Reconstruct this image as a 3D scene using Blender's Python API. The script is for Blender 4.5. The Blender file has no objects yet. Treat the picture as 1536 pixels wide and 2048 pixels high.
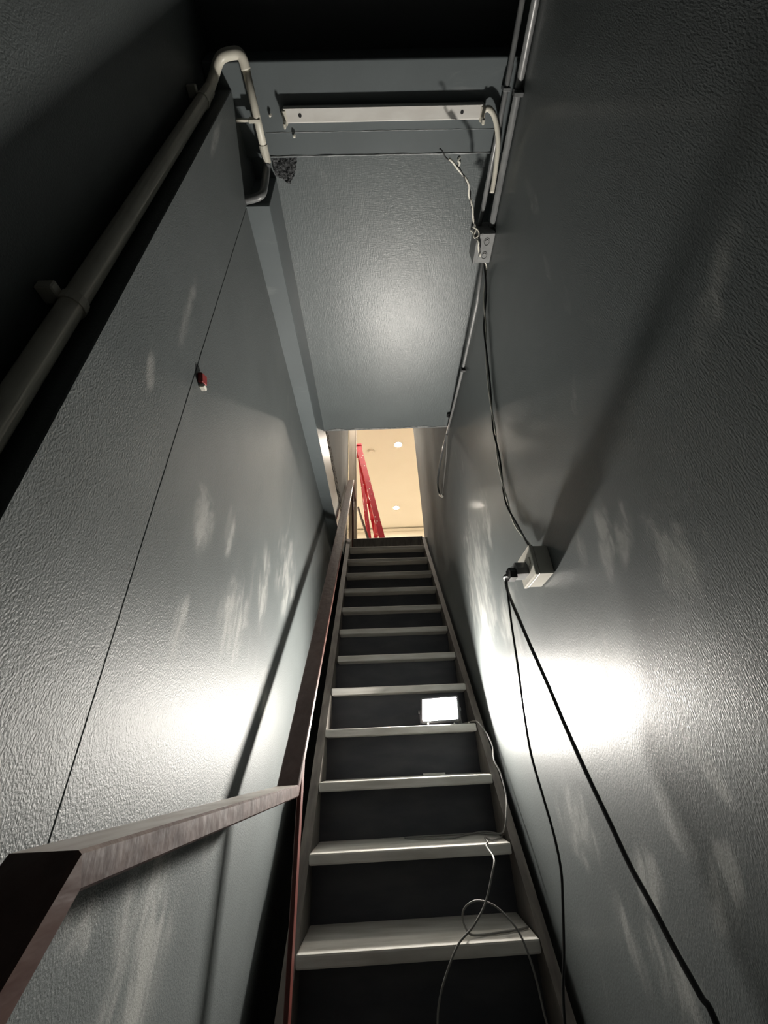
import bpy, bmesh, math, random
from mathutils import Vector, Matrix, noise as mnoise

S = bpy.context.scene
COL = S.collection
random.seed(7)

# ------------------------------------------------------------------ camera
PITCH, YAW, ROLL, FPX = 0.55314, 0.01882, -0.04677, 801.54
cp, sp, cy, sy = math.cos(PITCH), math.sin(PITCH), math.cos(YAW), math.sin(YAW)
fwd = Vector((sy * cp, cy * cp, sp))
rgt = Vector((cy, -sy, 0))
upv = rgt.cross(fwd)
cr, sr = math.cos(ROLL), math.sin(ROLL)
r2 = cr * rgt + sr * upv
u2 = -sr * rgt + cr * upv
cam = bpy.data.cameras.new('camera')
cam.sensor_fit = 'VERTICAL'
cam.sensor_height = 36.0
cam.lens = FPX / 2048 * 36.0
cam.clip_start = 0.02
cam_o = bpy.data.objects.new('camera', cam)
COL.objects.link(cam_o)
mw = Matrix.Identity(4)
for i in range(3):
    mw[i][0], mw[i][1], mw[i][2] = r2[i], u2[i], -fwd[i]
cam_o.matrix_world = mw
S.camera = cam_o

# ------------------------------------------------------------------ world, exposure
w = bpy.data.worlds.new('world')
S.world = w
w.use_nodes = True
w.node_tree.nodes['Background'].inputs[0].default_value = (0.0, 0.0, 0.0, 1)
w.node_tree.nodes['Background'].inputs[1].default_value = 0.0
S.view_settings.view_transform = 'Standard'
S.view_settings.look = 'None'
S.view_settings.exposure = 0.0
S.view_settings.gamma = 1.0
S.view_settings.use_curve_mapping = False
FLOOD = 1050.0          # radiance of the work light's panel
DOWN = 960.0            # radiance of the landing downlights

# ------------------------------------------------------------------ helpers
def nodes(m):
    m.use_nodes = True
    return m.node_tree.nodes, m.node_tree.links

def simple(name, col, rough=0.5, metal=0.0, spec=0.5, noise=None, bump=None, col2=None):
    """Principled with a noise colour variation and a noise bump, all in object space."""
    m = bpy.data.materials.new(name)
    N, L = nodes(m)
    b = N['Principled BSDF']
    b.inputs['Base Color'].default_value = (*col, 1)
    b.inputs['Roughness'].default_value = rough
    b.inputs['Metallic'].default_value = metal
    b.inputs['Specular IOR Level'].default_value = spec
    tc = N.new('ShaderNodeTexCoord')
    if noise:
        mp = N.new('ShaderNodeMapping')
        mp.inputs['Scale'].default_value = noise
        L.new(tc.outputs['Object'], mp.inputs['Vector'])
        n = N.new('ShaderNodeTexNoise')
        n.inputs['Scale'].default_value = 1.0
        n.inputs['Detail'].default_value = 5
        L.new(mp.outputs[0], n.inputs['Vector'])
        mr = N.new('ShaderNodeMapRange')
        mr.inputs['From Min'].default_value = 0.38
        mr.inputs['From Max'].default_value = 0.66
        L.new(n.outputs[0], mr.inputs[0])
        mx = N.new('ShaderNodeMix')
        mx.data_type = 'RGBA'
        mx.inputs['A'].default_value = (*col, 1)
        mx.inputs['B'].default_value = (*(col2 or [c * 0.6 for c in col]), 1)
        L.new(mr.outputs[0], mx.inputs['Factor'])
        L.new(mx.outputs['Result'], b.inputs['Base Color'])
    if bump:
        mp = N.new('ShaderNodeMapping')
        mp.inputs['Scale'].default_value = bump[0]
        L.new(tc.outputs['Object'], mp.inputs['Vector'])
        n = N.new('ShaderNodeTexNoise')
        n.inputs['Scale'].default_value = 1.0
        n.inputs['Detail'].default_value = 3
        L.new(mp.outputs[0], n.inputs['Vector'])
        bp = N.new('ShaderNodeBump')
        bp.inputs['Strength'].default_value = bump[1]
        bp.inputs['Distance'].default_value = bump[2]
        L.new(n.outputs[0], bp.inputs['Height'])
        L.new(bp.outputs[0], b.inputs['Normal'])
    return m

def emitter(name, col, strength):
    m = bpy.data.materials.new(name)
    N, L = nodes(m)
    N.remove(N['Principled BSDF'])
    e = N.new('ShaderNodeEmission')
    e.inputs[0].default_value = (*col, 1)
    e.inputs[1].default_value = strength
    L.new(e.outputs[0], N['Material Output'].inputs[0])
    return m

def paint(name, col, scuff, rough, bumps, blobs=(), streak=(6, 20, 6), base_amt=0.25, srough=0.12, spec=0.5, stairhead=False, coat=None):
    """Dark wall paint: orange-peel / brush relief, faint mottling and pale scuffs where the wall is worn.
    blobs: (x, y, z, rot_x, size_y, size_z, amount)"""
    m = bpy.data.materials.new(name)
    N, L = nodes(m)
    b = N['Principled BSDF']
    b.inputs['Specular IOR Level'].default_value = spec
    tc = N.new('ShaderNodeTexCoord')
    obj = tc.outputs['Object']

    def noi(scale, detail=4, rgh=0.55, dist=0.0):
        mp = N.new('ShaderNodeMapping')
        mp.inputs['Scale'].default_value = scale
        L.new(obj, mp.inputs['Vector'])
        n = N.new('ShaderNodeTexNoise')
        n.inputs['Scale'].default_value = 1
        n.inputs['Detail'].default_value = detail
        n.inputs['Roughness'].default_value = rgh
        n.inputs['Distortion'].default_value = dist
        L.new(mp.outputs[0], n.inputs['Vector'])
        return n.outputs[0]

    def mth(op, a, c, clamp=False):
        n = N.new('ShaderNodeMath')
        n.operation = op
        n.use_clamp = clamp
        for i, v in enumerate((a, c)):
            if isinstance(v, (int, float)):
                n.inputs[i].default_value = v
            else:
                L.new(v, n.inputs[i])
        return n.outputs[0]

    def rng(v, a, c, lo=0.0, hi=1.0):
        n = N.new('ShaderNodeMapRange')
        n.interpolation_type = 'SMOOTHSTEP'
        n.inputs['From Min'].default_value = a
        n.inputs['From Max'].default_value = c
        n.inputs['To Min'].default_value = lo
        n.inputs['To Max'].default_value = hi
        L.new(v, n.inputs[0])
        return n.outputs[0]

    st = noi(streak, 5, 0.6, 0.8)
    big = noi((2.2, 2.2, 1.6), 3)
    general = mth('MULTIPLY', rng(st, 0.55, 0.72), rng(big, 0.5, 0.68))
    mask = mth('MULTIPLY', general, base_amt)
    if blobs:
        warp = noi((12, 12, 8), 4, 0.6, 0.6)
        tot = None
        for (x, y, z, rx, sy_, sz_, amt) in blobs:
            mp = N.new('ShaderNodeMapping')
            mp.vector_type = 'TEXTURE'
            mp.inputs['Location'].default_value = (x, y, z)
            mp.inputs['Rotation'].default_value = (rx, 0, 0)
            mp.inputs['Scale'].default_value = (0.5, sy_, sz_)
            L.new(obj, mp.inputs['Vector'])
            g = N.new('ShaderNodeTexGradient')
            g.gradient_type = 'SPHERICAL'
            L.new(mp.outputs[0], g.inputs[0])
            v = mth('MULTIPLY', g.outputs[1], amt)
            tot = v if tot is None else mth('MAXIMUM', tot, v)
        t2 = mth('ADD', tot, mth('MULTIPLY', mth('SUBTRACT', warp, 0.5), 1.5))
        t2 = mth('MULTIPLY', rng(t2, 0.12, 0.62), rng(tot, 0.0, 0.35))
        t2 = mth('MULTIPLY', t2, rng(st, 0.40, 0.62, 0.25, 1.0))
        mask = mth('MAXIMUM', mask, mth('MULTIPLY', t2, 0.92))
    mott = noi((5, 5, 5), 4)
    mxa = N.new('ShaderNodeMix')
    mxa.data_type = 'RGBA'
    mxa.inputs['A'].default_value = (*[c * 0.82 for c in col], 1)
    mxa.inputs['B'].default_value = (*[c * 1.15 for c in col], 1)
    L.new(mott, mxa.inputs['Factor'])
    mx = N.new('ShaderNodeMix')
    mx.data_type = 'RGBA'
    L.new(mxa.outputs['Result'], mx.inputs['A'])
    mx.inputs['B'].default_value = (*scuff, 1)
    L.new(mask, mx.inputs['Factor'])
    L.new(mx.outputs['Result'], b.inputs['Base Color'])
    rr = mth('ADD', mth('MULTIPLY', mask, srough), mth('ADD', mth('MULTIPLY', mth('SUBTRACT', big, 0.5), 0.12), rough))
    if stairhead:      # flatter, older paint towards the landing
        sx = N.new('ShaderNodeSeparateXYZ')
        L.new(obj, sx.inputs[0])
        rr = mth('ADD', rr, mth('MULTIPLY', rng(sx.outputs[2], 0.7, 1.5), rng(sx.outputs[1], 1.2, 2.0, 0.0, 0.40)))
    L.new(rr, b.inputs['Roughness'])
    if coat:           # glossy topcoat over the textured paint, worn off towards the landing
        b.inputs['Coat Roughness'].default_value = coat[1]
        if stairhead:
            L.new(mth('MULTIPLY', mth('SUBTRACT', 1.0, mth('MULTIPLY', rng(sx.outputs[2], 0.45, 0.9), rng(sx.outputs[1], 1.2, 2.0))), coat[0]), b.inputs['Coat Weight'])
        else:
            b.inputs['Coat Weight'].default_value = coat[0]
    prev = None
    for (sc, stren, dist, det) in bumps:
        bp = N.new('ShaderNodeBump')
        bp.inputs['Strength'].default_value = stren
        bp.inputs['Distance'].default_value = dist
        L.new(noi(sc, det, 0.5), bp.inputs['Height'])
        if prev is not None:
            L.new(prev, bp.inputs['Normal'])
        prev = bp.outputs[0]
    if prev is not None:
        L.new(prev, b.inputs['Normal'])
    return m

def link(name, bm, mat, parent=None, smooth=False, autos=None):
    me = bpy.data.meshes.new(name)
    bmesh.ops.recalc_face_normals(bm, faces=bm.faces[:])
    bm.to_mesh(me)
    bm.free()
    me.materials.append(mat)
    if smooth:
        for p in me.polygons:
            p.use_smooth = True
    o = bpy.data.objects.new(name, me)
    COL.objects.link(o)
    if parent is not None:
        attach(o, parent)
    return o

def attach(o, parent):
    o.parent = parent
    r = parent
    off = Vector((0, 0, 0))
    while r is not None:
        off += r.location
        r = r.parent
    o.matrix_parent_inverse = Matrix.Translation(-off)

def thing(name, label, cat, loc=(0, 0, 0), group=None):
    o = bpy.data.objects.new(name, None)
    o.empty_display_size = 0.05
    COL.objects.link(o)
    o.location = loc
    o['label'] = label
    o['category'] = cat
    if group:
        o['group'] = group
    return o

def tag(o, label, cat, group=None):
    o['label'] = label
    o['category'] = cat
    if group:
        o['group'] = group
    return o

def struct(o):
    o['kind'] = 'structure'
    return o

def box(bm, lo, hi, bev=0.0, seg=1):
    r = bmesh.ops.create_cube(bm, size=1.0)
    vs = r['verts']
    c = [(lo[i] + hi[i]) / 2 for i in range(3)]
    s = [hi[i] - lo[i] for i in range(3)]
    for v in vs:
        v.co = Vector((v.co.x * s[0] + c[0], v.co.y * s[1] + c[1], v.co.z * s[2] + c[2]))
    if bev > 0:
        es = list({e for v in vs for e in v.link_edges})
        bmesh.ops.bevel(bm, geom=es, offset=bev, segments=seg, affect='EDGES', profile=0.5)
    return bm

def bx(lo, hi, bev=0.0, seg=1):
    return box(bmesh.new(), lo, hi, bev, seg)

def smoothpath(pts, n=6):
    """Catmull-Rom through the points."""
    P = [Vector(p) for p in pts]
    out = []
    for i in range(len(P) - 1):
        p0 = P[max(i - 1, 0)]
        p1, p2 = P[i], P[i + 1]
        p3 = P[min(i + 2, len(P) - 1)]
        for k in range(n):
            t = k / n
            out.append(0.5 * ((2 * p1) + (p2 - p0) * t + (2 * p0 - 5 * p1 + 4 * p2 - p3) * t * t + (3 * p1 - p0 - 3 * p2 + p3) * t ** 3))
    out.append(P[-1])
    return out

def tube(bm, pts, r, seg=8, caps=True):
    P = [Vector(p) for p in pts]
    rings = []
    t = (P[1] - P[0]).normalized()
    a = Vector((0, 0, 1)) if abs(t.z) < 0.9 else Vector((1, 0, 0))
    nrm = (a - t * a.dot(t)).normalized()
    for i, p in enumerate(P):
        if i == 0:
            t = (P[1] - P[0]).normalized()
        elif i == len(P) - 1:
            t = (P[i] - P[i - 1]).normalized()
        else:
            t = ((P[i + 1] - P[i]).normalized() + (P[i] - P[i - 1]).normalized()).normalized()
        nrm = (nrm - t * nrm.dot(t)).normalized()
        bi = t.cross(nrm)
        rr = r[i] if isinstance(r, (list, tuple)) else r
        rings.append([bm.verts.new(p + rr * (math.cos(2 * math.pi * k / seg) * nrm + math.sin(2 * math.pi * k / seg) * bi)) for k in range(seg)])
    for i in range(len(rings) - 1):
        for k in range(seg):
            bm.faces.new((rings[i][k], rings[i][(k + 1) % seg], rings[i + 1][(k + 1) % seg], rings[i + 1][k]))
    if caps:
        bm.faces.new(rings[0][::-1])
        bm.faces.new(rings[-1])
    return bm

def beam(bm, a, b, u, wu, wv):
    """A square-cut bar from a to b; u is the direction of its width wu, the other side is wv."""
    a, b, u = Vector(a), Vector(b), Vector(u)
    t = (b - a).normalized()
    u = (u - t * u.dot(t)).normalized()
    v = t.cross(u)
    vs = []
    for p in (a, b):
        for (i, j) in ((-1, -1), (1, -1), (1, 1), (-1, 1)):
            vs.append(bm.verts.new(p + u * (i * wu / 2) + v * (j * wv / 2)))
    for f in ((3, 2, 1, 0), (4, 5, 6, 7), (0, 1, 5, 4), (1, 2, 6, 5), (2, 3, 7, 6), (3, 0, 4, 7)):
        bm.faces.new([vs[i] for i in f])
    return bm

def prism(bm, poly, axis, lo, hi):
    """Extrude a polygon given in the two other axes along one axis (0, 1, 2)."""
    def mk(p, h):
        c = [0, 0, 0]
        o = [i for i in range(3) if i != axis]
        c[axis] = h
        c[o[0]], c[o[1]] = p
        return bm.verts.new(c)
    A = [mk(p, lo) for p in poly]
    B = [mk(p, hi) for p in poly]
    n = len(poly)
    bm.faces.new(A)
    bm.faces.new(B[::-1])
    for i in range(n):
        bm.faces.new((A[i], B[i], B[(i + 1) % n], A[(i + 1) % n]))
    return bm

def disc(bm, c, r, axis, depth, seg=16):
    c = Vector(c)
    d = Vector((0, 0, 0))
    d[axis] = depth
    return tube(bm, [c, c + d], r, seg)

# ------------------------------------------------------------------ materials
SLATE = (0.105, 0.117, 0.118)
SCUFF = (0.27, 0.275, 0.265)
peel = [((360, 360, 270), 0.65, 0.0016, 2), ((26, 26, 10), 0.12, 0.0030, 3)]
blobs_r = [(.5, .79, .40, .35, .05, .12, 1), (.5, .72, .37, .5, .05, .10, 1), (.5, .89, .42, .3, .035, .07, .9),
           (.5, .33, .56, .9, .05, .13, .8), (.5, 1.95, .75, 0, .38, .55, .9), (.5, 1.55, .45, .4, .25, .25, .6),
           (.5, 1.04, -.22, -.7, .10, .07, .9), (.5, .81, -.18, -.8, .13, .045, .9), (.5, .75, -.02, -.5, .03, .09, .9),
           (.5, 1.36, -.17, 0, .2, .12, .7), (.5, .53, 1.457, .1, .03, .2, .7), (.5, .60, 1.15, .1, .02, .10, .7),
           (.5, .66, -.30, -.6, .10, .16, .8), (.5, 1.05, -.35, .3, .12, .1, .7), (.5, .62, .30, .4, .16, .16, .5)]
blobs_r += [(.5, 1.30, .10, .2, .10, .16, .6), (.5, .95, .15, .3, .08, .14, .5), (.5, 1.6, .95, 0, .12, .25, .7), (.5, 1.75, .20, 0, .14, .18, .7), (.5, .70, .75, .6, .03, .14, .5), (.5, .9, -.10, -.6, .05, .12, .8), (.5, 1.2, -.33, -.3, .06, .14, .7)]
blobs_l = [(-.4, 1.35, .55, .1, .10, .22, .8), (-.4, .98, .55, .1, .05, .12, .8), (-.4, 1.5, .2, .1, .10, .16, .7), (-.4, 1.2, -.1, .1, .1, .14, .6), (-.4, .53, .9, .1, .03, .2, .5), (-.4, 1.0, -.5, .1, .12, .12, .6), (-.4, .495, .636, .3, .022, .06, 1), (-.4, .82, .51, .2, .08, .12, .7), (-.4, .82, .245, 0, .04, .12, .9),
           (-.4, 1.12, .35, .1, .18, .16, .9), (-.4, .94, -.25, .3, .16, .22, .8), (-.4, .74, -.16, -.6, .10, .06, .6),
           (-.4, .402, 1.484, .1, .02, .16, .8), (-.4, .62, .195, .2, .03, .09, .6), (-.4, 1.67, .7, .1, .3, .3, .6),
           (-.4, .62, -.38, .1, .12, .15, .6)]
M_wl = paint('slate_wall_paint_left', SLATE, SCUFF, 0.50, peel, blobs_l, spec=0.26, stairhead=True)
M_wr = paint('slate_wall_paint_right', SLATE, SCUFF, 0.46, [((360, 390, 160), 0.6, 0.0011, 2)], blobs_r, stairhead=True, spec=0.5, coat=(0.17, 0.14))
M_ceil = paint('slate_ceiling_paint', (0.108, 0.124, 0.127), (0.26, 0.27, 0.27), 0.38,
               [((260, 50, 90), 0.6, 0.0014, 4), ((50, 240, 60), 0.4, 0.0012, 3)], streak=(30, 6, 30), base_amt=0.2)
M_trim = paint('slate_trim_paint', (0.105, 0.122, 0.128), (0.28, 0.29, 0.29), 0.4, [((60, 20, 60), 0.25, 0.0012, 3)], base_amt=0.35)
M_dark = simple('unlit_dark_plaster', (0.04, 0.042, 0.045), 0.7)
M_upw = paint('upper_wall_plaster', (0.13, 0.13, 0.125), (0.28, 0.27, 0.25), 0.8, [((60, 60, 30), 0.4, 0.002, 3)], base_amt=0.5, spec=0.2)
M_cream = simple('cream_ceiling_paint', (0.80, 0.755, 0.66), 0.75, noise=(1.5, 1.5, 1.5), col2=(0.78, 0.73, 0.63))
M_floor = simple('dark_floor', (0.07, 0.065, 0.06), 0.6, noise=(8, 8, 8))
M_tile = simple('pale_landing_floor', (0.55, 0.50, 0.43), 0.5, noise=(2, 2, 2), col2=(0.48, 0.44, 0.38))
M_rubble = simple('broken_mortar', (0.34, 0.31, 0.27), 0.95, noise=(55, 55, 55), col2=(0.03, 0.028, 0.026), bump=((60, 60, 60), 1.0, 0.02))
M_hole = simple('raw_dark_concrete', (0.014, 0.016, 0.017), 0.6, noise=(90, 90, 90), col2=(0.06, 0.064, 0.068), bump=((80, 80, 80), 1.0, 0.02))
M_tread = simple('worn_pale_tread', (0.66, 0.64, 0.60), 0.65, noise=(5, 30, 30), col2=(0.50, 0.48, 0.44), bump=((6, 120, 120), 0.3, 0.003))
M_riser = simple('dark_riser_paint', (0.042, 0.045, 0.056), 0.6, noise=(6, 20, 20), col2=(0.062, 0.064, 0.072))
M_string = simple('dusty_brown_stringer', (0.15, 0.135, 0.12), 0.6, noise=(40, 9, 9), col2=(0.085, 0.075, 0.068))
M_rail = simple('brown_gloss_rail_paint', (0.070, 0.032, 0.027), 0.34, noise=(34, 12, 34), col2=(0.10, 0.055, 0.046), bump=((50, 18, 50), 0.3, 0.004))
M_raillevel = simple('scratched_brown_rail', (0.048, 0.020, 0.017), 0.36, noise=(26, 30, 34), col2=(0.12, 0.075, 0.066), bump=((50, 60, 30), 0.4, 0.004))
M_railtop = simple('dusty_rail_top', (0.46, 0.44, 0.41), 0.45, noise=(40, 10, 40), col2=(0.33, 0.29, 0.26))
M_post = simple('oxide_red_post_paint', (0.13, 0.035, 0.028), 0.4, noise=(30, 30, 9))
M_white = simple('white_enamel', (0.62, 0.61, 0.58), 0.45, noise=(9, 30, 30), col2=(0.55, 0.53, 0.50))
M_pvc = simple('yellowed_white_pvc', (0.60, 0.58, 0.50), 0.4, noise=(15, 15, 15), col2=(0.54, 0.51, 0.44))
M_metal = simple('painted_grey_metal', (0.12, 0.125, 0.128), 0.35, spec=0.6, noise=(30, 30, 30), col2=(0.16, 0.165, 0.165))
M_boxg = simple('grey_box_metal', (0.22, 0.225, 0.225), 0.4, noise=(25, 25, 25), col2=(0.16, 0.165, 0.165))
M_black = simple('black_rubber', (0.012, 0.012, 0.013), 0.4)
M_grycord = simple('grey_cord', (0.20, 0.195, 0.185), 0.55)
M_wht = simple('white_wire', (0.65, 0.63, 0.56), 0.5)
M_sock = simple('white_socket_plastic', (0.66, 0.64, 0.58), 0.35, noise=(20, 20, 20), col2=(0.60, 0.57, 0.50))
M_red = simple('red_ladder_paint', (0.56, 0.022, 0.045), 0.45, noise=(12, 12, 12), col2=(0.46, 0.018, 0.035))
M_lampbody = simple('lamp_grey_casting', (0.10, 0.10, 0.105), 0.4)
M_wood = simple('dull_brown_timber', (0.12, 0.075, 0.05), 0.6, noise=(30, 30, 4))
M_jamb = simple('beige_jamb_paint', (0.55, 0.47, 0.38), 0.6, noise=(20, 20, 3), col2=(0.46, 0.38, 0.30))
M_tagred = simple('red_plastic', (0.22, 0.012, 0.012), 0.35)
M_panel = emitter('work_light_panel', (1.0, 0.95, 0.87), FLOOD)
M_down = emitter('downlight_lens', (1.0, 0.90, 0.77), DOWN)

# white spatter on the ladder
def spatter(m):
    N, L = nodes(m)
    b = N['Principled BSDF']
    src = b.inputs['Base Color'].links[0].from_socket
    tc = N.new('ShaderNodeTexCoord')
    v = N.new('ShaderNodeTexVoronoi')
    v.inputs['Scale'].default_value = 16
    L.new(tc.outputs['Object'], v.inputs['Vector'])
    mr = N.new('ShaderNodeMapRange')
    mr.inputs['From Min'].default_value = 0.16
    mr.inputs['From Max'].default_value = 0.13
    L.new(v.outputs['Distance'], mr.inputs[0])
    mx = N.new('ShaderNodeMix')
    mx.data_type = 'RGBA'
    mx.inputs['B'].default_value = (0.75, 0.68, 0.60, 1)
    L.new(src, mx.inputs['A'])
    L.new(mr.outputs[0], mx.inputs['Factor'])
    L.new(mx.outputs['Result'], b.inputs['Base Color'])
spatter(M_red)

# ------------------------------------------------------------------ geometry numbers
XL, XR = -0.415, 0.50            # faces of the left and right stair walls
XB = -0.335                     # face of the downstand beam and of the upper left wall
ZF = 1.935                      # landing floor
ZS = 1.88                       # stairwell soffit
ZX = 1.82                       # underside of the cross beam
YE = 3.84                       # where the stairwell walls end upstairs
ZC = 4.45                       # upstairs ceiling
RISE, RUN, Y0, Z0 = 0.20299, 0.16226, 1.6885, -0.4752
TX0, TX1 = -0.284, 0.440        # tread ends
ZG = Z0 - 5 * RISE              # lower floor

# ------------------------------------------------------------------ setting
wl = struct(link('wall_left', bx((-0.60, -2.2, ZG), (-0.487, YE, ZC)), M_wl))
# the near panel stands a hair proud of the far one, with an open joint between them
link('wall_panel', bx((-0.487, 0.3735, ZG), (XL + 0.002, 0.6213, ZS), 0.002), M_wl, wl)
link('wall_panel', bx((-0.487, 0.6237, ZG), (XL, YE - 0.20, ZS), 0.002), M_wl, wl)
wr = struct(link('wall_right', bx((XR, -2.2, ZG), (XR + 0.15, YE, ZC)), M_wr))
struct(link('floor', bx((-0.6, -2.2, ZG - 0.12), (0.65, 5.0, ZG)), M_floor))
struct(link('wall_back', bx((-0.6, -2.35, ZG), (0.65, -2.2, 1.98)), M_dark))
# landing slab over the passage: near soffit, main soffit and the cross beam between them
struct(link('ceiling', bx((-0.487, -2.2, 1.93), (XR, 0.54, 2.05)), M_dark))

def soffit():
    bm = bmesh.new()
    box(bm, (XB - 0.1, 0.54, ZS), (XR, 1.985, 2.05), 0.0)
    return bm
so = struct(link('ceiling', soffit(), M_ceil))
# ragged pale plaster lip along the soffit's far edge
def lip():
    bm = bmesh.new()
    n = 60
    top, bot = [], []
    for i in range(n + 1):
        x = XB + (XR - XB) * i / n
        a = 0.010 + 0.012 * mnoise.noise(Vector((x * 14, 3, 0))) + 0.006 * mnoise.noise(Vector((x * 50, 9, 0)))
        a = max(a, 0.002)
        top.append((x, 1.9862, ZS - 0.001))
        bot.append((x, 1.9862 - a, ZS - 0.0025))
    rows = [[bm.verts.new((x, 1.990, z + 0.012)) for x, y, z in top], [bm.verts.new((x, y, z - 0.004)) for x, y, z in top],
            [bm.verts.new(p) for p in bot], [bm.verts.new((x, y - 0.002, ZS + 0.002)) for x, y, z in bot]]
    for a, b in zip(rows, rows[1:]):
        for i in range(n):
            bm.faces.new((a[i], a[i + 1], b[i + 1], b[i]))
    return bm
link('plaster_lip', lip(), simple('pale_chipped_plaster', (0.22, 0.225, 0.22), 0.6, noise=(40, 40, 40), col2=(0.10, 0.11, 0.115)), so)
# broken plaster at the soffit's near left corner
def patch():
    bm = bmesh.new()
    poly = [(-0.335, 0.546), (-0.240, 0.546), (-0.252, 0.580), (-0.262, 0.606), (-0.288, 0.640), (-0.310, 0.622), (-0.335, 0.612)]
    n = 22
    grid = {}
    x0, x1, y0, y1 = -0.335, -0.24, 0.546, 0.642
    def inside(x, y):
        c = False
        j = len(poly) - 1
        for i in range(len(poly)):
            xi, yi = poly[i]
            xj, yj = poly[j]
            if (yi > y) != (yj > y) and x < (xj - xi) * (y - yi) / (yj - yi) + xi:
                c = not c
            j = i
        return c
    for i in range(n + 1):
        for j in range(n + 1):
            x, y = x0 + (x1 - x0) * i / n, y0 + (y1 - y0) * j / n
            h = 0.004 + 0.016 * (0.5 + 0.5 * mnoise.noise(Vector((x * 70, y * 70, 1)))) * (1 if inside(x, y) else 0)
            grid[i, j] = bm.verts.new((x, y, ZS - h))
    for i in range(n):
        for j in range(n):
            x, y = x0 + (x1 - x0) * (i + .5) / n, y0 + (y1 - y0) * (j + .5) / n
            if inside(x, y):
                bm.faces.new((grid[i, j], grid[i + 1, j], grid[i + 1, j + 1], grid[i, j + 1]))
    for v in [v for v in bm.verts if not v.link_faces]:
        bm.verts.remove(v)
    bnd = [e for e in bm.edges if len(e.link_faces) == 1]
    r = bmesh.ops.extrude_edge_only(bm, edges=bnd)
    for v in [g for g in r['geom'] if isinstance(g, bmesh.types.BMVert)]:
        v.co.z = ZS + 0.001
    return bm
link('broken_plaster', patch(), M_hole, so)

# cross beam carrying the batten light
def crossbeam():
    bm = bmesh.new()
    box(bm, (-0.487, 0.312, ZX), (XR, 0.546, 1.98), 0.006, 4)
    return bm
cb = struct(link('trim_1', crossbeam(), M_trim))
M_ridge = simple('highlight_paint_edge', (0.30, 0.315, 0.32), 0.35, noise=(25, 60, 60), col2=(0.13, 0.145, 0.15))  # pale grey puts the beam's glossy edge highlight into the colour
for y0, y1, dz, rad in ((0.5405, 0.543, 0.0, 0.0034), (0.4775, 0.4795, 0.0, 0.0016)):
    pts = [(-0.33 + 0.78 * i / 30, y0 + (y1 - y0) * i / 30 + 0.0012 * mnoise.noise(Vector((i * 0.7, y0 * 9, 0))), ZX + dz) for i in range(31)]
    link('paint_ridge', tube(bmesh.new(), pts, [max(0.0006, rad * (0.75 + 0.6 * mnoise.noise(Vector((i * 0.9, 4, y0 * 30))))) for i in range(31)], 8), M_ridge, cb, smooth=True)
# downstand along the left wall
tr = struct(link('trim_2', bx((XL - 0.02, 0.62, 1.645), (XB, YE - 0.20, ZF), 0.002), M_trim))
# upstairs side wall on the left with a raked-out mortar joint at floor level
wu = struct(link('wall_upper_left', bx((-0.487, 1.2, ZF + 0.085), (XB, YE, ZC)), M_upw))
link('wall_footing', bx((-0.46, 1.985, ZF - 0.02), (XB, YE, ZF - 0.004)), M_upw, wu)
def rubble():
    bm = bmesh.new()
    n, k = 90, 5
    g = {}
    for i in range(n + 1):
        for j in range(k + 1):
            y = 1.985 + (YE - 1.985) * i / n
            z = ZF - 0.008 + 0.098 * j / k
            g[i, j] = bm.verts.new((XB + 0.001 + 0.010 * mnoise.noise(Vector((y * 35, z * 60, 2))), y, z))
    for i in range(n):
        for j in range(k):
            bm.faces.new((g[i, j], g[i + 1, j], g[i + 1, j + 1], g[i, j + 1]))
    return bm
link('mortar_joint', rubble(), M_rubble, wu)

# landing and the room beyond
struct(link('floor_landing', bx((-2.0, 3.66, 1.80), (2.6, 8.2, ZF)), M_tile))
struct(link('floor_landing', bx((-0.6, 1.2, 1.93 + 0.12), (0.65, 1.985, 2.07)), M_floor))
struct(link('ceiling', bx((-2.0, 1.2, ZC), (2.6, 8.2, ZC + 0.1)), M_cream))
wf = struct(link('wall_far', bx((-2.0, 7.95, ZF), (2.6, 8.1, ZC)), M_cream))
link('cornice', bx((-2.0, 7.88, ZC - 0.07), (2.6, 7.95, ZC - 0.02), 0.01), M_cream, wf)
link('picture_rail', bx((-2.0, 7.93, ZC - 0.36), (2.6, 7.95, ZC - 0.33), 0.004), M_cream, wf)
struct(link('wall_room_left', bx((-2.1, YE, ZF), (-2.0, 8.1, ZC)), M_cream))
struct(link('wall_room_right', bx((2.6, YE, ZF), (2.7, 8.1, ZC)), M_cream))
struct(link('wall_room_front', bx((-2.0, YE - 0.1, ZF), (-0.6, YE, ZC)), M_cream))
struct(link('wall_room_front', bx((0.65, YE - 0.1, ZF), (2.6, YE, ZC)), M_cream))
struct(link('wall_stairhead', bx((-0.6, 1.1, 1.95), (0.65, 1.2, ZC)), M_upw))
jb = struct(link('trim_3', bx((-0.335, 3.93, ZF), (-0.243, 4.03, ZC), 0.004), M_jamb))
link('jamb_bead', bx((-0.250, 3.922, ZF), (-0.240, 3.936, ZC), 0.002), M_jamb, jb)

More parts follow.
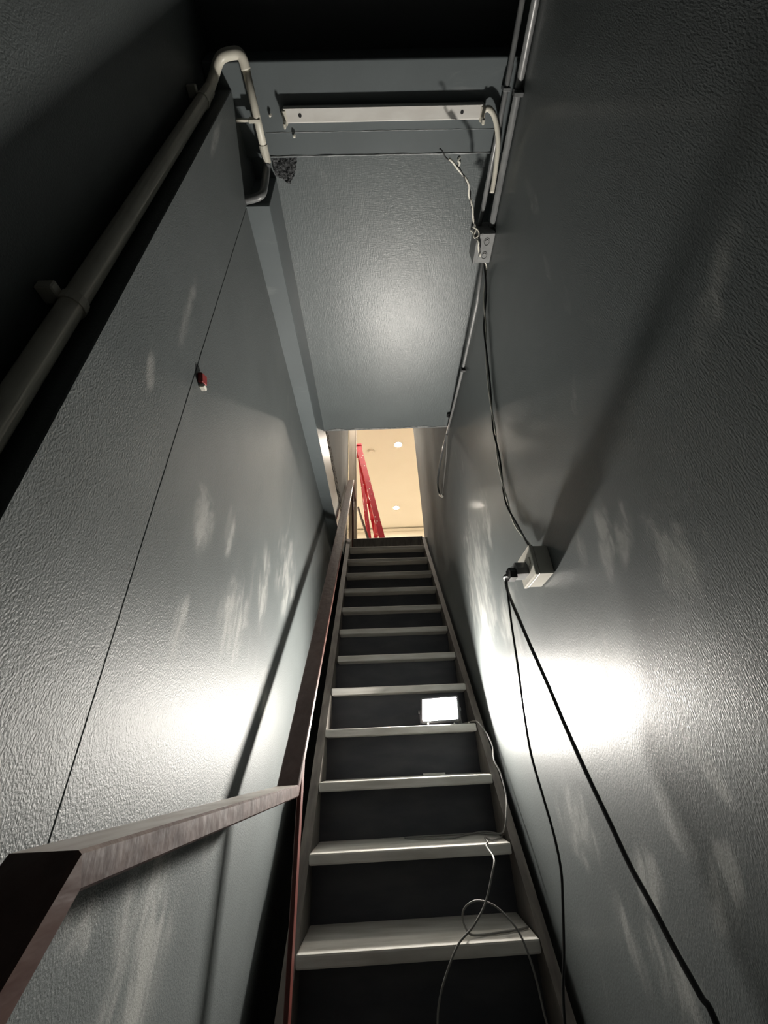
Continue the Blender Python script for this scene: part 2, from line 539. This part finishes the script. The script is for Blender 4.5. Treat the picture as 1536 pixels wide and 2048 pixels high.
# ------------------------------------------------------------------ staircase
stair = thing('staircase', 'steep dark staircase with pale worn treads climbing between slate walls', 'stairs', (0.08, Y0, ZG))
NK = range(-4, 12)
sl = RISE / RUN
def nose(z):
    return Y0 + (z - Z0) / sl
tread_rows = []
for k in NK:
    y, z = Y0 + k * RUN, Z0 + k * RISE
    x0 = TX0 + random.uniform(-0.004, 0.004)
    x1 = TX1 + random.uniform(-0.004, 0.004)
    if k == 5:
        x0 += 0.012
    bm = bmesh.new()
    box(bm, (x0, y, z - 0.034), (x1, y + 0.252, z), 0.006, 2)
    # a yaw of a degree and a half: the flight is not quite square to the walls
    for v in bm.verts:
        v.co.y += 0.0296 * v.co.x
        v.co.z += 0.0015 * mnoise.noise(Vector((v.co.x * 9, k * 3.1, 0)))
    link('tread', bm, M_tread, stair)
    bm = bmesh.new()
    box(bm, (TX0 - 0.01, y + 0.245, z - 0.002), (TX1 + 0.01, y + 0.265, z + RISE - 0.030))
    for v in bm.verts:
        v.co.y += 0.0296 * v.co.x
    link('riser', bm, M_riser, stair)
# nosing board at the landing edge
bm = bx((TX0 + 0.02, Y0 + 12 * RUN, ZF - 0.028), (TX1 + 0.01, Y0 + 12 * RUN + 0.12, ZF + 0.004), 0.004)
link('landing_nosing', bm, M_riser, stair)
bm = bx((TX0 + 0.03, Y0 + 11 * RUN + 0.05, Z0 + 11 * RISE), (TX1 - 0.02, Y0 + 11 * RUN + 0.075, Z0 + 11 * RISE + 0.12), 0.003)
link('kick_board', bm, M_string, stair)
def stringer(x0, x1):
    bm = bmesh.new()
    za, zb = ZG, ZF
    pts = [(nose(za) + 0.022, za), (nose(zb) + 0.022, zb), (nose(zb) + 0.33, zb), (nose(za) + 0.33, za)]
    prism(bm, pts, 0, x0, x1)
    for v in bm.verts:
        v.co.y += 0.0296 * v.co.x
    return bm
link('stringer', stringer(TX0 - 0.040, TX0 - 0.003), M_string, stair)
link('stringer', stringer(TX1 + 0.004, TX1 + 0.036), M_string, stair)

# ------------------------------------------------------------------ handrail
rail = thing('handrail', 'brown painted flat handrail with a level stretch and thin posts beside the left wall', 'handrail', (-0.28, 1.5, -1.09))
RW, RT = 0.064, 0.030
rp = [(-0.262, 0.06, -0.545), (-0.262, 0.440, -0.055), (-0.262, 1.423, -0.053), (-0.245, 3.55, 2.62), (-0.245, 4.05, 2.63)]
def rail_piece(i):
    """One straight length: x is width, mitred at both ends with its neighbours (rail line = right top edge)."""
    def off(j):
        p = Vector(rp[j])
        dirs = []
        if j > 0:
            dirs.append((p - Vector(rp[j - 1])).normalized())
        if j < len(rp) - 1:
            dirs.append((Vector(rp[j + 1]) - p).normalized())
        ns = [Vector((0, d.z, -d.y)).normalized() for d in dirs]   # downwards
        n = sum(ns, Vector()).normalized()
        return n * (RT / n.dot(ns[0]))
    bm = bmesh.new()
    vs = []
    for j in (i, i + 1):
        p, d = Vector(rp[j]), off(j)
        for q in (p, p + d):
            for dx in (0, -RW):
                vs.append(bm.verts.new(q + Vector((dx, 0, 0))))
    for f in ((0, 1, 3, 2), (4, 6, 7, 5), (0, 4, 5, 1), (2, 3, 7, 6), (0, 2, 6, 4), (1, 5, 7, 3)):
        bm.faces.new([vs[q] for q in f])
    bmesh.ops.bevel(bm, geom=[e for e in bm.edges if abs((e.verts[0].co - e.verts[1].co).normalized().x) < 0.5 and e.calc_length() > 0.1], offset=0.003, segments=1, affect='EDGES')
    return bm
for i in range(4):
    o = link('rail', rail_piece(i), M_raillevel if i == 1 else M_rail, rail)
    if i == 1:
        o['label'] = 'level rail with scratched paint and a dusty pale top'
        o.data.materials.append(M_railtop)
        for p in o.data.polygons:
            if p.normal.z > 0.8:
                p.material_index = 1
link('post', bx((-0.276, 1.478, -0.881), (-0.263, 1.518, 0.010), 0.002), M_post, rail)
link('post', bx((-0.266, 3.535, 1.758), (-0.246, 3.560, 2.588), 0.002), M_post, rail)

# ------------------------------------------------------------------ work light on the fourth visible tread
TZ = Z0 + 3 * RISE
lamp = thing('work_light', 'glowing floodlight work lamp standing on a stair tread at the right', 'lamp', (0.275, 2.25, TZ))
def lampbox():
    TILT = math.radians(-20)
    R = Matrix.Translation((0.277, 2.236, TZ + 0.068)) @ Matrix.Rotation(math.radians(-15), 4, 'Z') @ Matrix.Rotation(TILT, 4, 'X')
    return R
LR = lampbox()
def lamp_part(name, bm, mat, parent=lamp):
    bm.transform(LR)
    return link(name, bm, mat, parent)
bm = bmesh.new()
prism(bm, [(-0.094, -0.060), (0.094, -0.060), (0.094, 0.060), (-0.094, 0.060)], 1, 0.0, 0.022)
for v in bm.verts:
    if v.co.y > 0.01:
        v.co.x *= 0.86
        v.co.z *= 0.82
lamp_part('housing', bm, M_lampbody)
def bezel():
    bm = bmesh.new()
    o = [(-0.097, -0.063), (0.097, -0.063), (0.097, 0.063), (-0.097, 0.063)]
    for a, b in zip(o, o[1:] + o[:1]):
        beam(bm, (a[0] * .955, -0.004, a[1] * .93), (b[0] * .955, -0.004, b[1] * .93), (0, 1, 0), 0.012, 0.009)
    return bm
lamp_part('bezel', bezel(), M_lampbody)
bm = bmesh.new()
W, H, c = 0.083, 0.050, 0.012
poly = [(-W + c, -H), (W - c, -H), (W, -H + c), (W, H - c), (W - c, H), (-W + c, H), (-W, H - c), (-W, -H + c)]
prism(bm, poly, 1, -0.005, -0.001)
lamp_part('light_panel', bm, M_panel)
bm = bmesh.new()
for i in range(9):
    x = -0.064 + i * 0.016
    box(bm, (x - 0.002, 0.022, -0.040), (x + 0.002, 0.036, 0.040))
lamp_part('cooling_fins', bm, M_lampbody)
# U-shaped stand
bm = bmesh.new()
beam(bm, (0.178, 2.282, TZ + 0.002), (0.374, 2.232, TZ + 0.002), (0, 1, 0), 0.022, 0.004)
for x, y in ((0.178, 2.282), (0.374, 2.232)):
    beam(bm, (x, y, TZ + 0.002), (x, y, TZ + 0.072), (0, 1, 0), 0.018, 0.003)
link('stand', bm, M_lampbody, lamp)
for x, y, d in ((0.171, 2.282, 0.014), (0.381, 2.232, -0.014)):
    bm = bmesh.new()
    disc(bm, (x, y, TZ + 0.066), 0.008, 0, d, 10)
    link('stand_knob', bm, M_lampbody, lamp)

# lamp cord trailing down the flight
cord_pts = [(0.335, 2.29, TZ + 0.05), (0.385, 2.315, TZ + 0.008), (0.434, 2.165, TZ + 0.006), (0.462, 2.135, 0.098), (0.469, 2.10, 0.07), (0.473, 2.068, 0.027), (0.461, 2.030, -0.02), (0.471, 1.995, -0.065),
            (0.467, 1.943, -0.138), (0.451, 1.908, -0.182), (0.432, 1.895, -0.232), (0.423, 1.98, -0.262), (0.351, 2.06, -0.267), (0.258, 2.05, -0.267), (0.15, 2.05, -0.267), (0.063, 2.04, -0.267),
            (0.10, 2.01, -0.267), (0.233, 1.977, -0.267), (0.319, 2.045, -0.267), (0.39, 2.05, -0.262), (0.435, 1.974, -0.267), (0.378, 1.89, -0.267), (0.362, 1.95, -0.266), (0.352, 1.855, -0.267),
            (0.342, 1.835, -0.275), (0.334, 1.69, -0.285), (0.317, 1.66, -0.313), (0.282, 1.655, -0.381), (0.237, 1.65, -0.428), (0.187, 1.645, -0.463), (0.143, 1.640, -0.522), (0.118, 1.640, -0.573), (0.109, 1.64, -0.617), (0.10, 1.63, -0.675),
            (0.16, 1.65, -0.674), (0.30, 1.66, -0.674), (0.40, 1.66, -0.66), (0.405, 1.662, -0.60), (0.395, 1.662, -0.52), (0.375, 1.668, -0.455), (0.345, 1.675, -0.418), (0.308, 1.68, -0.391), (0.262, 1.685, -0.381), (0.224, 1.69, -0.396),
            (0.214, 1.70, -0.425), (0.232, 1.725, -0.462), (0.265, 1.735, -0.4705), (0.33, 1.748, -0.4705), (0.40, 1.765, -0.4705), (0.43, 1.78, -0.4705)]
cord = link('lamp_cord', tube(bmesh.new(), smoothpath(cord_pts, 5), 0.0030, 6), M_grycord, smooth=True)
tag(cord, 'thin grey cord trailing from the floodlight down over the lowest treads', 'cord')
stick = link('wood_offcut', bx((0.162, 2.16, Z0 + 2 * RISE), (0.262, 2.185, Z0 + 2 * RISE + 0.009), 0.001), M_tread)
tag(stick, 'flat pale wood offcut lying on the tread below the floodlight', 'wood')
for (x, y, s) in ((0.205, 2.19, 0.006), (0.335, 2.195, 0.005), (0.405, 2.20, 0.004)):
    bm = bmesh.new()
    bmesh.ops.create_icosphere(bm, subdivisions=1, radius=s)
    for v in bm.verts:
        v.co *= random.uniform(0.7, 1.2)
        v.co += Vector((x, y, TZ + s * 0.7))
    o = link('plaster_crumb', bm, M_white)
    tag(o, 'tiny pale plaster crumb on the tread edge beside the floodlight', 'debris', 'plaster crumbs on the lamp tread')

# ------------------------------------------------------------------ batten light on the cross beam
bat = thing('batten_light', 'white batten light fitting without tube on the cross beam overhead', 'light fixture', (0.07, 0.43, ZX))
zb0, zb1 = ZX - 0.026, ZX
bm = bmesh.new()
prism(bm, [(0.412, zb1), (0.410, zb0 + 0.006), (0.414, zb0), (0.446, zb0), (0.450, zb0 + 0.006), (0.448, zb1)], 0, -0.256, 0.394)
link('channel', bm, M_white, bat)
for x0, x1 in ((-0.263, -0.249), (0.386, 0.402)):
    bm = bmesh.new()
    box(bm, (x0, 0.416, zb0 - 0.003), (x1, 0.456, zb0 + 0.026), 0.003)
    box(bm, (x0 + 0.003, 0.440, zb0 - 0.032), (x1 - 0.003, 0.456, zb0 + 0.002), 0.003)
    link('lampholder', bm, M_pvc, bat)
for x in (-0.205, 0.325):
    bm = bmesh.new()
    disc(bm, (x, 0.430, zb0 - 0.0005), 0.0055, 2, 0.002, 10)
    link('screw_hole', bm, M_black, bat)

flex_pts = [(0.398, 0.425, 1.795), (0.415, 0.424, 1.79), (0.437, 0.447, 1.785), (0.457, 0.50, 1.778), (0.465, 0.575, 1.772), (0.466, 0.642, 1.766)]
fx = link('flex_conduit', tube(bmesh.new(), smoothpath(flex_pts, 6), 0.0085, 10), M_pvc, smooth=True)
tag(fx, 'cream flexible conduit curving from the batten light towards the junction box', 'conduit')

for (x, y, s) in ((-0.238, 0.487, 0.006), (-0.306, 0.434, 0.005)):
    t = thing('wall_plug', ('white wall plug in the beam below the batten light' if x > -0.25 else 'white wall plug at the left end of the batten light'), 'wall plug', (x, y, ZX), 'white plugs in the cross beam')
    bm = bmesh.new()
    tube(bm, [(x, y, ZX), (x, y, ZX - 0.008)], s * 0.6, 8)
    link('sleeve', bm, M_wht, t)
    bm = bmesh.new()
    tube(bm, [(x, y, ZX - 0.008), (x + 0.006, y - 0.004, ZX - 0.013)], s * 0.75, 8)
    link('collar', bm, M_wht, t)
bm = bmesh.new()
tube(bm, smoothpath([(0.352, 0.572, ZS), (0.346, 0.58, ZS - 0.006), (0.354, 0.588, ZS - 0.004), (0.348, 0.600, ZS)], 4), 0.004, 6)
tag(link('filler_blob', bm, M_wht), 'white squiggle of filler on the soffit beside the loose wires', 'filler')

# ------------------------------------------------------------------ left conduit
wc = thing('white_conduit', 'white plastic conduit rising up the dark left corner and bending along the beam', 'conduit', (-0.435, 0.342, ZG))
link('riser_pipe', tube(bmesh.new(), [(-0.454, 0.352, ZG), (-0.452, 0.350, 1.70)], 0.0168, 14), M_pvc, wc, smooth=True)
link('elbow', tube(bmesh.new(), smoothpath([(-0.452, 0.350, 1.69), (-0.447, 0.338, 1.765), (-0.418, 0.302, 1.788), (-0.378, 0.292, 1.79), (-0.355, 0.296, 1.79), (-0.348, 0.325, 1.79)], 6), 0.0145, 12), M_pvc, wc, smooth=True)
link('run_pipe', tube(bmesh.new(), [(-0.348, 0.325, 1.79), (-0.341, 0.545, 1.79)], 0.0125, 12), M_pvc, wc, smooth=True)
link('coupling', tube(bmesh.new(), [(-0.3425, 0.50, 1.79), (-0.341, 0.548, 1.79)], 0.0142, 12), M_pvc, wc)
for z in (0.600, 1.60):
    bm = bmesh.new()
    tube(bm, [(-0.453, 0.351, z), (-0.453, 0.351, z + 0.018)], 0.0198, 14)
    box(bm, (-0.486, 0.318, z), (-0.460, 0.345, z + 0.018), 0.002)
    link('saddle_clip', bm, M_pvc, wc)
bm = bmesh.new()
box(bm, (-0.372, 0.432, 1.776), (-0.334, 0.443, 1.8025), 0.002)
box(bm, (-0.4125, 0.434, 1.783), (-0.372, 0.441, 1.795), 0.001)
link('saddle_clip', bm, M_pvc, wc)

pc = thing('painted_conduit', 'slate painted pipe bend going into the left wall below the beam', 'conduit', (-0.36, 0.6, 1.65))
link('drop_pipe', tube(bmesh.new(), smoothpath([(-0.341, 0.549, 1.787), (-0.346, 0.566, 1.77), (-0.350, 0.585, 1.70), (-0.352, 0.590, 1.67), (-0.360, 0.594, 1.655), (-0.380, 0.600, 1.652), (-0.4135, 0.606, 1.652)], 6), 0.0125, 12), M_metal, pc, smooth=True)

tagr = thing('red_clip', 'small red plastic clip stuck in the left wall joint', 'clip', (-0.413, 0.645, 0.79))
bm = bmesh.new()
box(bm, (-0.400, 0.612, 0.752), (-0.388, 0.640, 0.776), 0.002)
bm.transform(Matrix.Translation((-0.410, 0.648, 0.795)) @ Matrix.Rotation(0.5, 4, 'X') @ Matrix.Translation((0.395, -0.625, -0.765)))
link('clip_body', bm, M_tagred, tagr)
bm = bmesh.new()
box(bm, (-0.415, 0.651, 0.773), (-0.401, 0.668, 0.782), 0.002)
link('clip_tip', bm, M_wht, tagr)

# ------------------------------------------------------------------ right conduits, junction box
CZ = 1.757
c1 = thing('wall_conduit', 'thick dark conduit along the top of the right wall into the junction box', 'conduit', (0.487, 0.3, CZ))
link('pipe', tube(bmesh.new(), [(0.487, -1.2, CZ + 0.02), (0.487, 0.748, CZ)], 0.0115, 12), M_metal, c1, smooth=True)
bm = bmesh.new()
tube(bm, [(0.487, 0.372, CZ + 0.004), (0.487, 0.386, CZ + 0.004)], 0.0150, 12)
box(bm, (0.470, 0.373, CZ - 0.026), (0.500, 0.385, CZ - 0.008), 0.002)
link('saddle_clip', bm, M_metal, c1)
c2 = thing('wall_conduit', 'thinner dark conduit beside the thick one under the cross beam', 'conduit', (0.452, 0.3, 1.787))
link('pipe', tube(bmesh.new(), [(0.462, -1.2, 1.800), (0.458, 0.36, 1.795), (0.446, 0.755, 1.785)], 0.0085, 10), M_metal, c2, smooth=True)
bm = bmesh.new()
box(bm, (0.446, 0.373, 1.783), (0.470, 0.384, 1.8195), 0.002)
link('saddle_clip', bm, M_metal, c2)

jbx = thing('junction_box', 'grey metal junction box with round knockouts high on the right wall', 'junction box', (0.47, 0.81, 1.72))
bm = bx((0.433, 0.757, 1.722), (0.4995, 0.868, 1.815), 0.003)
link('body', bm, M_boxg, jbx)
for y in (0.788, 0.838):
    bm = bmesh.new()
    ring = [(0.470 + 0.011 * math.cos(a), y + 0.013 * math.sin(a), 1.7215) for a in [2 * math.pi * i / 20 for i in range(21)]]
    tube(bm, ring, 0.0016, 6, caps=False)
    disc(bm, (0.470, y, 1.7195), 0.008, 2, 0.003, 14)
    link('knockout', bm, M_boxg, jbx)
link('lid_lip', bx((0.428, 0.755, 1.720), (0.436, 0.870, 1.817), 0.001), M_boxg, jbx)
link('seam', beam(bmesh.new(), (0.448, 0.757, 1.7215), (0.448, 0.868, 1.7215), (1, 0, 0), 0.003, 0.003), M_boxg, jbx)

c3 = thing('wall_conduit', 'slim shiny conduit running from the junction box towards the landing', 'conduit', (0.487, 1.4, 1.74))
link('pipe', tube(bmesh.new(), [(0.470, 0.860, 1.735), (0.486, 1.05, 1.745), (0.4885, 1.40, 1.775), (0.4885, 2.05, 1.86)], 0.0075, 10), M_boxg, c3, smooth=True)
for y, z in ((1.43, 1.779),):
    bm = bmesh.new()
    tube(bm, [(0.4885, y, z), (0.4885, y + 0.014, z + 0.001)], 0.0105, 10)
    box(bm, (0.478, y, z - 0.024), (0.4995, y + 0.012, z - 0.006), 0.001)
    link('saddle_clip', bm, M_black, c3)
bm = bmesh.new()
box(bm, (0.470, 1.855, 1.862), (0.490, 1.885, 1.8795), 0.003)
box(bm, (0.476, 1.862, 1.850), (0.486, 1.876, 1.864), 0.002)
tag(link('cable_clip', bm, M_black), 'small black cable clip on the soffit beside the slim conduit', 'clip')
up = thing('flexible_conduit', 'loose black flexible conduit loop hanging on the right wall by the landing', 'conduit', (0.485, 2.4, 1.70))
link('sleeve', tube(bmesh.new(), smoothpath([(0.488, 2.03, 1.858), (0.484, 2.22, 1.868), (0.478, 2.42, 1.862), (0.478, 2.56, 1.82), (0.482, 2.56, 1.72), (0.486, 2.50, 1.668)], 6), 0.008, 10), M_metal, up, smooth=True)
link('wire', tube(bmesh.new(), smoothpath([(0.486, 2.02, 1.845), (0.490, 2.15, 1.78), (0.490, 2.33, 1.72), (0.490, 2.44, 1.68), (0.488, 2.50, 1.665)], 6), 0.004, 8), M_grycord, up, smooth=True)
link('end_cap', tube(bmesh.new(), [(0.486, 2.50, 1.672), (0.486, 2.485, 1.650)], 0.010, 10), M_wht, up)

# loose pair of wires at the box
lw = thing('loose_wires', 'loose white and black wire pair sticking out from the junction box over the soffit', 'wire', (0.42, 0.76, 1.74))
base = [(0.452, 0.84, 1.722), (0.436, 0.79, 1.704), (0.420, 0.765, 1.708), (0.414, 0.742, 1.722), (0.402, 0.70, 1.723), (0.379, 0.646, 1.722), (0.364, 0.601, 1.72), (0.320, 0.551, 1.715), (0.271, 0.517, 1.71), (0.248, 0.494, 1.705)]
sp1 = smoothpath(base, 8)
def twist(path, ph, r=0.0035, f=0.9):
    return [p + Vector((r * math.cos(i * f + ph), r * math.sin(i * f + ph) * 0.6, r * math.sin(i * f + ph))) for i, p in enumerate(path)]
link('white_wire', tube(bmesh.new(), twist(sp1[:-10], 0, 0.003, 0.5), 0.0036, 6), M_wht, lw, smooth=True)
link('black_wire', tube(bmesh.new(), twist(sp1, math.pi, 0.003, 0.5), 0.0022, 6), M_black, lw, smooth=True)
link('wire_knot', tube(bmesh.new(), smoothpath([(0.405, 0.735, 1.725), (0.425, 0.742, 1.715), (0.430, 0.757, 1.708), (0.415, 0.765, 1.705), (0.408, 0.752, 1.716), (0.398, 0.745, 1.722)], 5), 0.0028, 6), M_wht, lw, smooth=True)

# twisted pair hanging down to the socket
tw = thing('twisted_cable', 'black and white twisted wire hanging from the junction box to the socket', 'wire', (0.492, 1.16, 0.525))
base = [(0.480, 0.865, 1.735), (0.489, 0.90, 1.72), (0.489, 1.000, 1.621), (0.488, 1.082, 1.497), (0.489, 1.20, 1.2), (0.489, 1.238, 1.042), (0.489, 1.273, 0.847), (0.489, 1.243, 0.706), (0.487, 1.155, 0.560), (0.482, 1.13, 0.525)]
sp2 = smoothpath(base, 22)
link('black_wire', tube(bmesh.new(), twist(sp2, 0, 0.0040, 0.16), 0.0036, 6), M_black, tw, smooth=True)
link('white_wire', tube(bmesh.new(), twist(sp2, math.pi, 0.0042, 0.16), 0.0030, 6), M_wht, tw, smooth=True)

# ------------------------------------------------------------------ socket, plug, cables
sk = thing('wall_socket', 'white surface mounted power socket on the right wall', 'socket', (0.475, 1.12, 0.43))
link('back_box', bx((0.454, 1.066, 0.434), (0.4995, 1.178, 0.522), 0.003), M_sock, sk)
link('face_plate', bx((0.443, 1.063, 0.431), (0.4545, 1.181, 0.525), 0.003, 2), M_sock, sk)
link('switch', bx((0.4385, 1.078, 0.470), (0.4435, 1.092, 0.492), 0.001), M_sock, sk)
pg = thing('plug', 'black plug pushed into the white wall socket', 'plug', (0.42, 1.14, 0.47))
bm = bmesh.new()
prism(bm, [(1.108, 0.452), (1.158, 0.452), (1.163, 0.470), (1.150, 0.492), (1.116, 0.492), (1.103, 0.470)], 0, 0.408, 0.4435)
link('body', bm, M_metal, pg)
bm = bmesh.new()
prism(bm, [(1.116, 0.445), (1.152, 0.445), (1.158, 0.462), (1.148, 0.478), (1.120, 0.478), (1.110, 0.462)], 0, 0.388, 0.4085)
link('grip', bm, M_black, pg)
A = [(0.396, 1.135, 0.458), (0.385, 1.155, 0.466), (0.392, 1.185, 0.463), (0.405, 1.217, 0.426), (0.413, 1.195, 0.34), (0.42, 1.173, 0.261), (0.435, 1.143, 0.138), (0.448, 1.135, 0.057), (0.454, 1.097, -0.038), (0.459, 1.050, -0.133), (0.463, 1.022, -0.194), (0.467, 0.99, -0.240), (0.471, 0.961, -0.289), (0.476, 0.933, -0.332), (0.482, 0.920, -0.37), (0.485, 0.90, -0.6), (0.485, 0.85, -1.2), (0.47, 0.80, ZG + 0.006)]
ca = link('power_cable', tube(bmesh.new(), smoothpath(A, 6), 0.0052, 8), M_black, smooth=True)
tag(ca, 'thick black power cable hanging from the socket and sweeping down the right wall', 'cable')
B = [(0.398, 1.130, 0.455), (0.392, 1.16, 0.470), (0.397, 1.19, 0.456), (0.391, 1.205, 0.344), (0.388, 1.22, 0.217), (0.383, 1.235, 0.089), (0.385, 1.25, -0.005), (0.396, 1.258, -0.093), (0.407, 1.267, -0.175), (0.409, 1.275, -0.242), (0.401, 1.283, -0.297), (0.384, 1.292, -0.381), (0.358, 1.30, -0.493), (0.33, 1.30, -0.75), (0.32, 1.33, Z0 - 3 * RISE + 0.004)]
cb2 = link('power_cable', tube(bmesh.new(), smoothpath(B, 6), 0.0032, 8), M_black, smooth=True)
tag(cb2, 'thin dark cable hanging straight down from the socket over the lower treads', 'cable')

# ------------------------------------------------------------------ landing: ladder, downlights, detector, timber
ld = thing('ladder', 'red wooden stepladder spattered with white paint leaning at the landing', 'ladder', (0.05, 4.4, ZF))
F0, F1 = Vector((0.105, 4.28, ZF)), Vector((-0.232, 4.30, 3.76))        # near stile of the front frame
G0, G1 = Vector((0.060, 4.82, ZF)), Vector((-0.235, 4.52, 3.74))        # far stile
beam_u = (0, 0, 1)
def stile(a, b, wu, wv, name='stile'):
    bm = bmesh.new()
    beam(bm, a, b, (1, 0, 0.2), wu, wv)
    link(name, bm, M_red, ld)
stile(F0, F1, 0.070, 0.035)
stile(G0, G1, 0.040, 0.03)
for i in range(7):
    t = 0.06 + 0.135 * i
    a, b = F0.lerp(F1, t), G0.lerp(G1, t)
    bm = bmesh.new()
    beam(bm, a, b, (1, 0, 0), 0.06, 0.022)
    link('step', bm, M_red, ld)
H0, H1 = Vector((-0.07, 4.34, ZF)), Vector((-0.236, 4.34, 3.70))
K0, K1 = Vector((-0.09, 4.78, ZF)), Vector((-0.236, 4.50, 3.68))
stile(H0, H1, 0.034, 0.03, 'back_leg')
stile(K0, K1, 0.034, 0.03, 'back_leg')
for t0, t1 in ((0.15, 0.42), (0.42, 0.15), (0.45, 0.66)):
    bm = bmesh.new()
    beam(bm, H0.lerp(H1, t0), K0.lerp(K1, t1), (1, 0, 0), 0.025, 0.018)
    link('cross_brace', bm, M_red, ld)
bm = bmesh.new()
beam(bm, (-0.235, 4.27, 3.765), (-0.232, 4.55, 3.755), (1, 0, 0), 0.10, 0.025)
link('top_plate', bm, M_red, ld)

strip = link('timber_strip', beam(bmesh.new(), (-0.05, 4.16, ZF), (-0.238, 4.20, 2.66), (0, 1, 0), 0.07, 0.022), M_wood)
tag(strip, 'dark timber strip leaning against the jamb beside the red ladder', 'timber')

def downlight(x, y, label):
    t = thing('downlight', label, 'ceiling light', (x, y, ZC), 'landing downlights')
    ring = bmesh.new()
    pts = [(x + 0.062 * math.cos(a), y + 0.062 * math.sin(a), ZC - 0.003) for a in [2 * math.pi * i / 24 for i in range(25)]]
    tube(ring, pts, 0.008, 6, caps=False)
    link('trim_ring', ring, M_cream, t)
    bm = bmesh.new()
    disc(bm, (x, y, ZC - 0.006), 0.052, 2, 0.005, 24)
    link('lens', bm, M_down, t)
downlight(0.383, 5.08, 'nearer bright round downlight in the cream landing ceiling')
downlight(0.02, 3.45, 'downlight in the ceiling over the stairhead')
downlight(0.389, 7.05, 'farther bright round downlight in the cream landing ceiling')
for i, (x, y, lb) in enumerate(((-1.2, 5.08, 'added unseen downlight over the landing room beyond the jamb'), (-1.2, 7.05, 'added unseen downlight in the far corner of the landing room'), (1.9, 5.08, 'added unseen downlight over the landing room behind the right wall'), (1.9, 7.05, 'added unseen downlight in the far corner behind the right wall'))):  # unseen downlights added to brighten the landing room and its ceiling
    downlight(x, y, lb)
det = thing('smoke_detector', 'unlit round white detector on the landing ceiling above the ladder', 'detector', (-0.073, 5.24, ZC))
link('base', disc(bmesh.new(), (-0.073, 5.24, ZC - 0.012), 0.062, 2, 0.012, 24), M_cream, det)
link('cover', disc(bmesh.new(), (-0.073, 5.24, ZC - 0.026), 0.048, 2, 0.015, 24), M_cream, det)
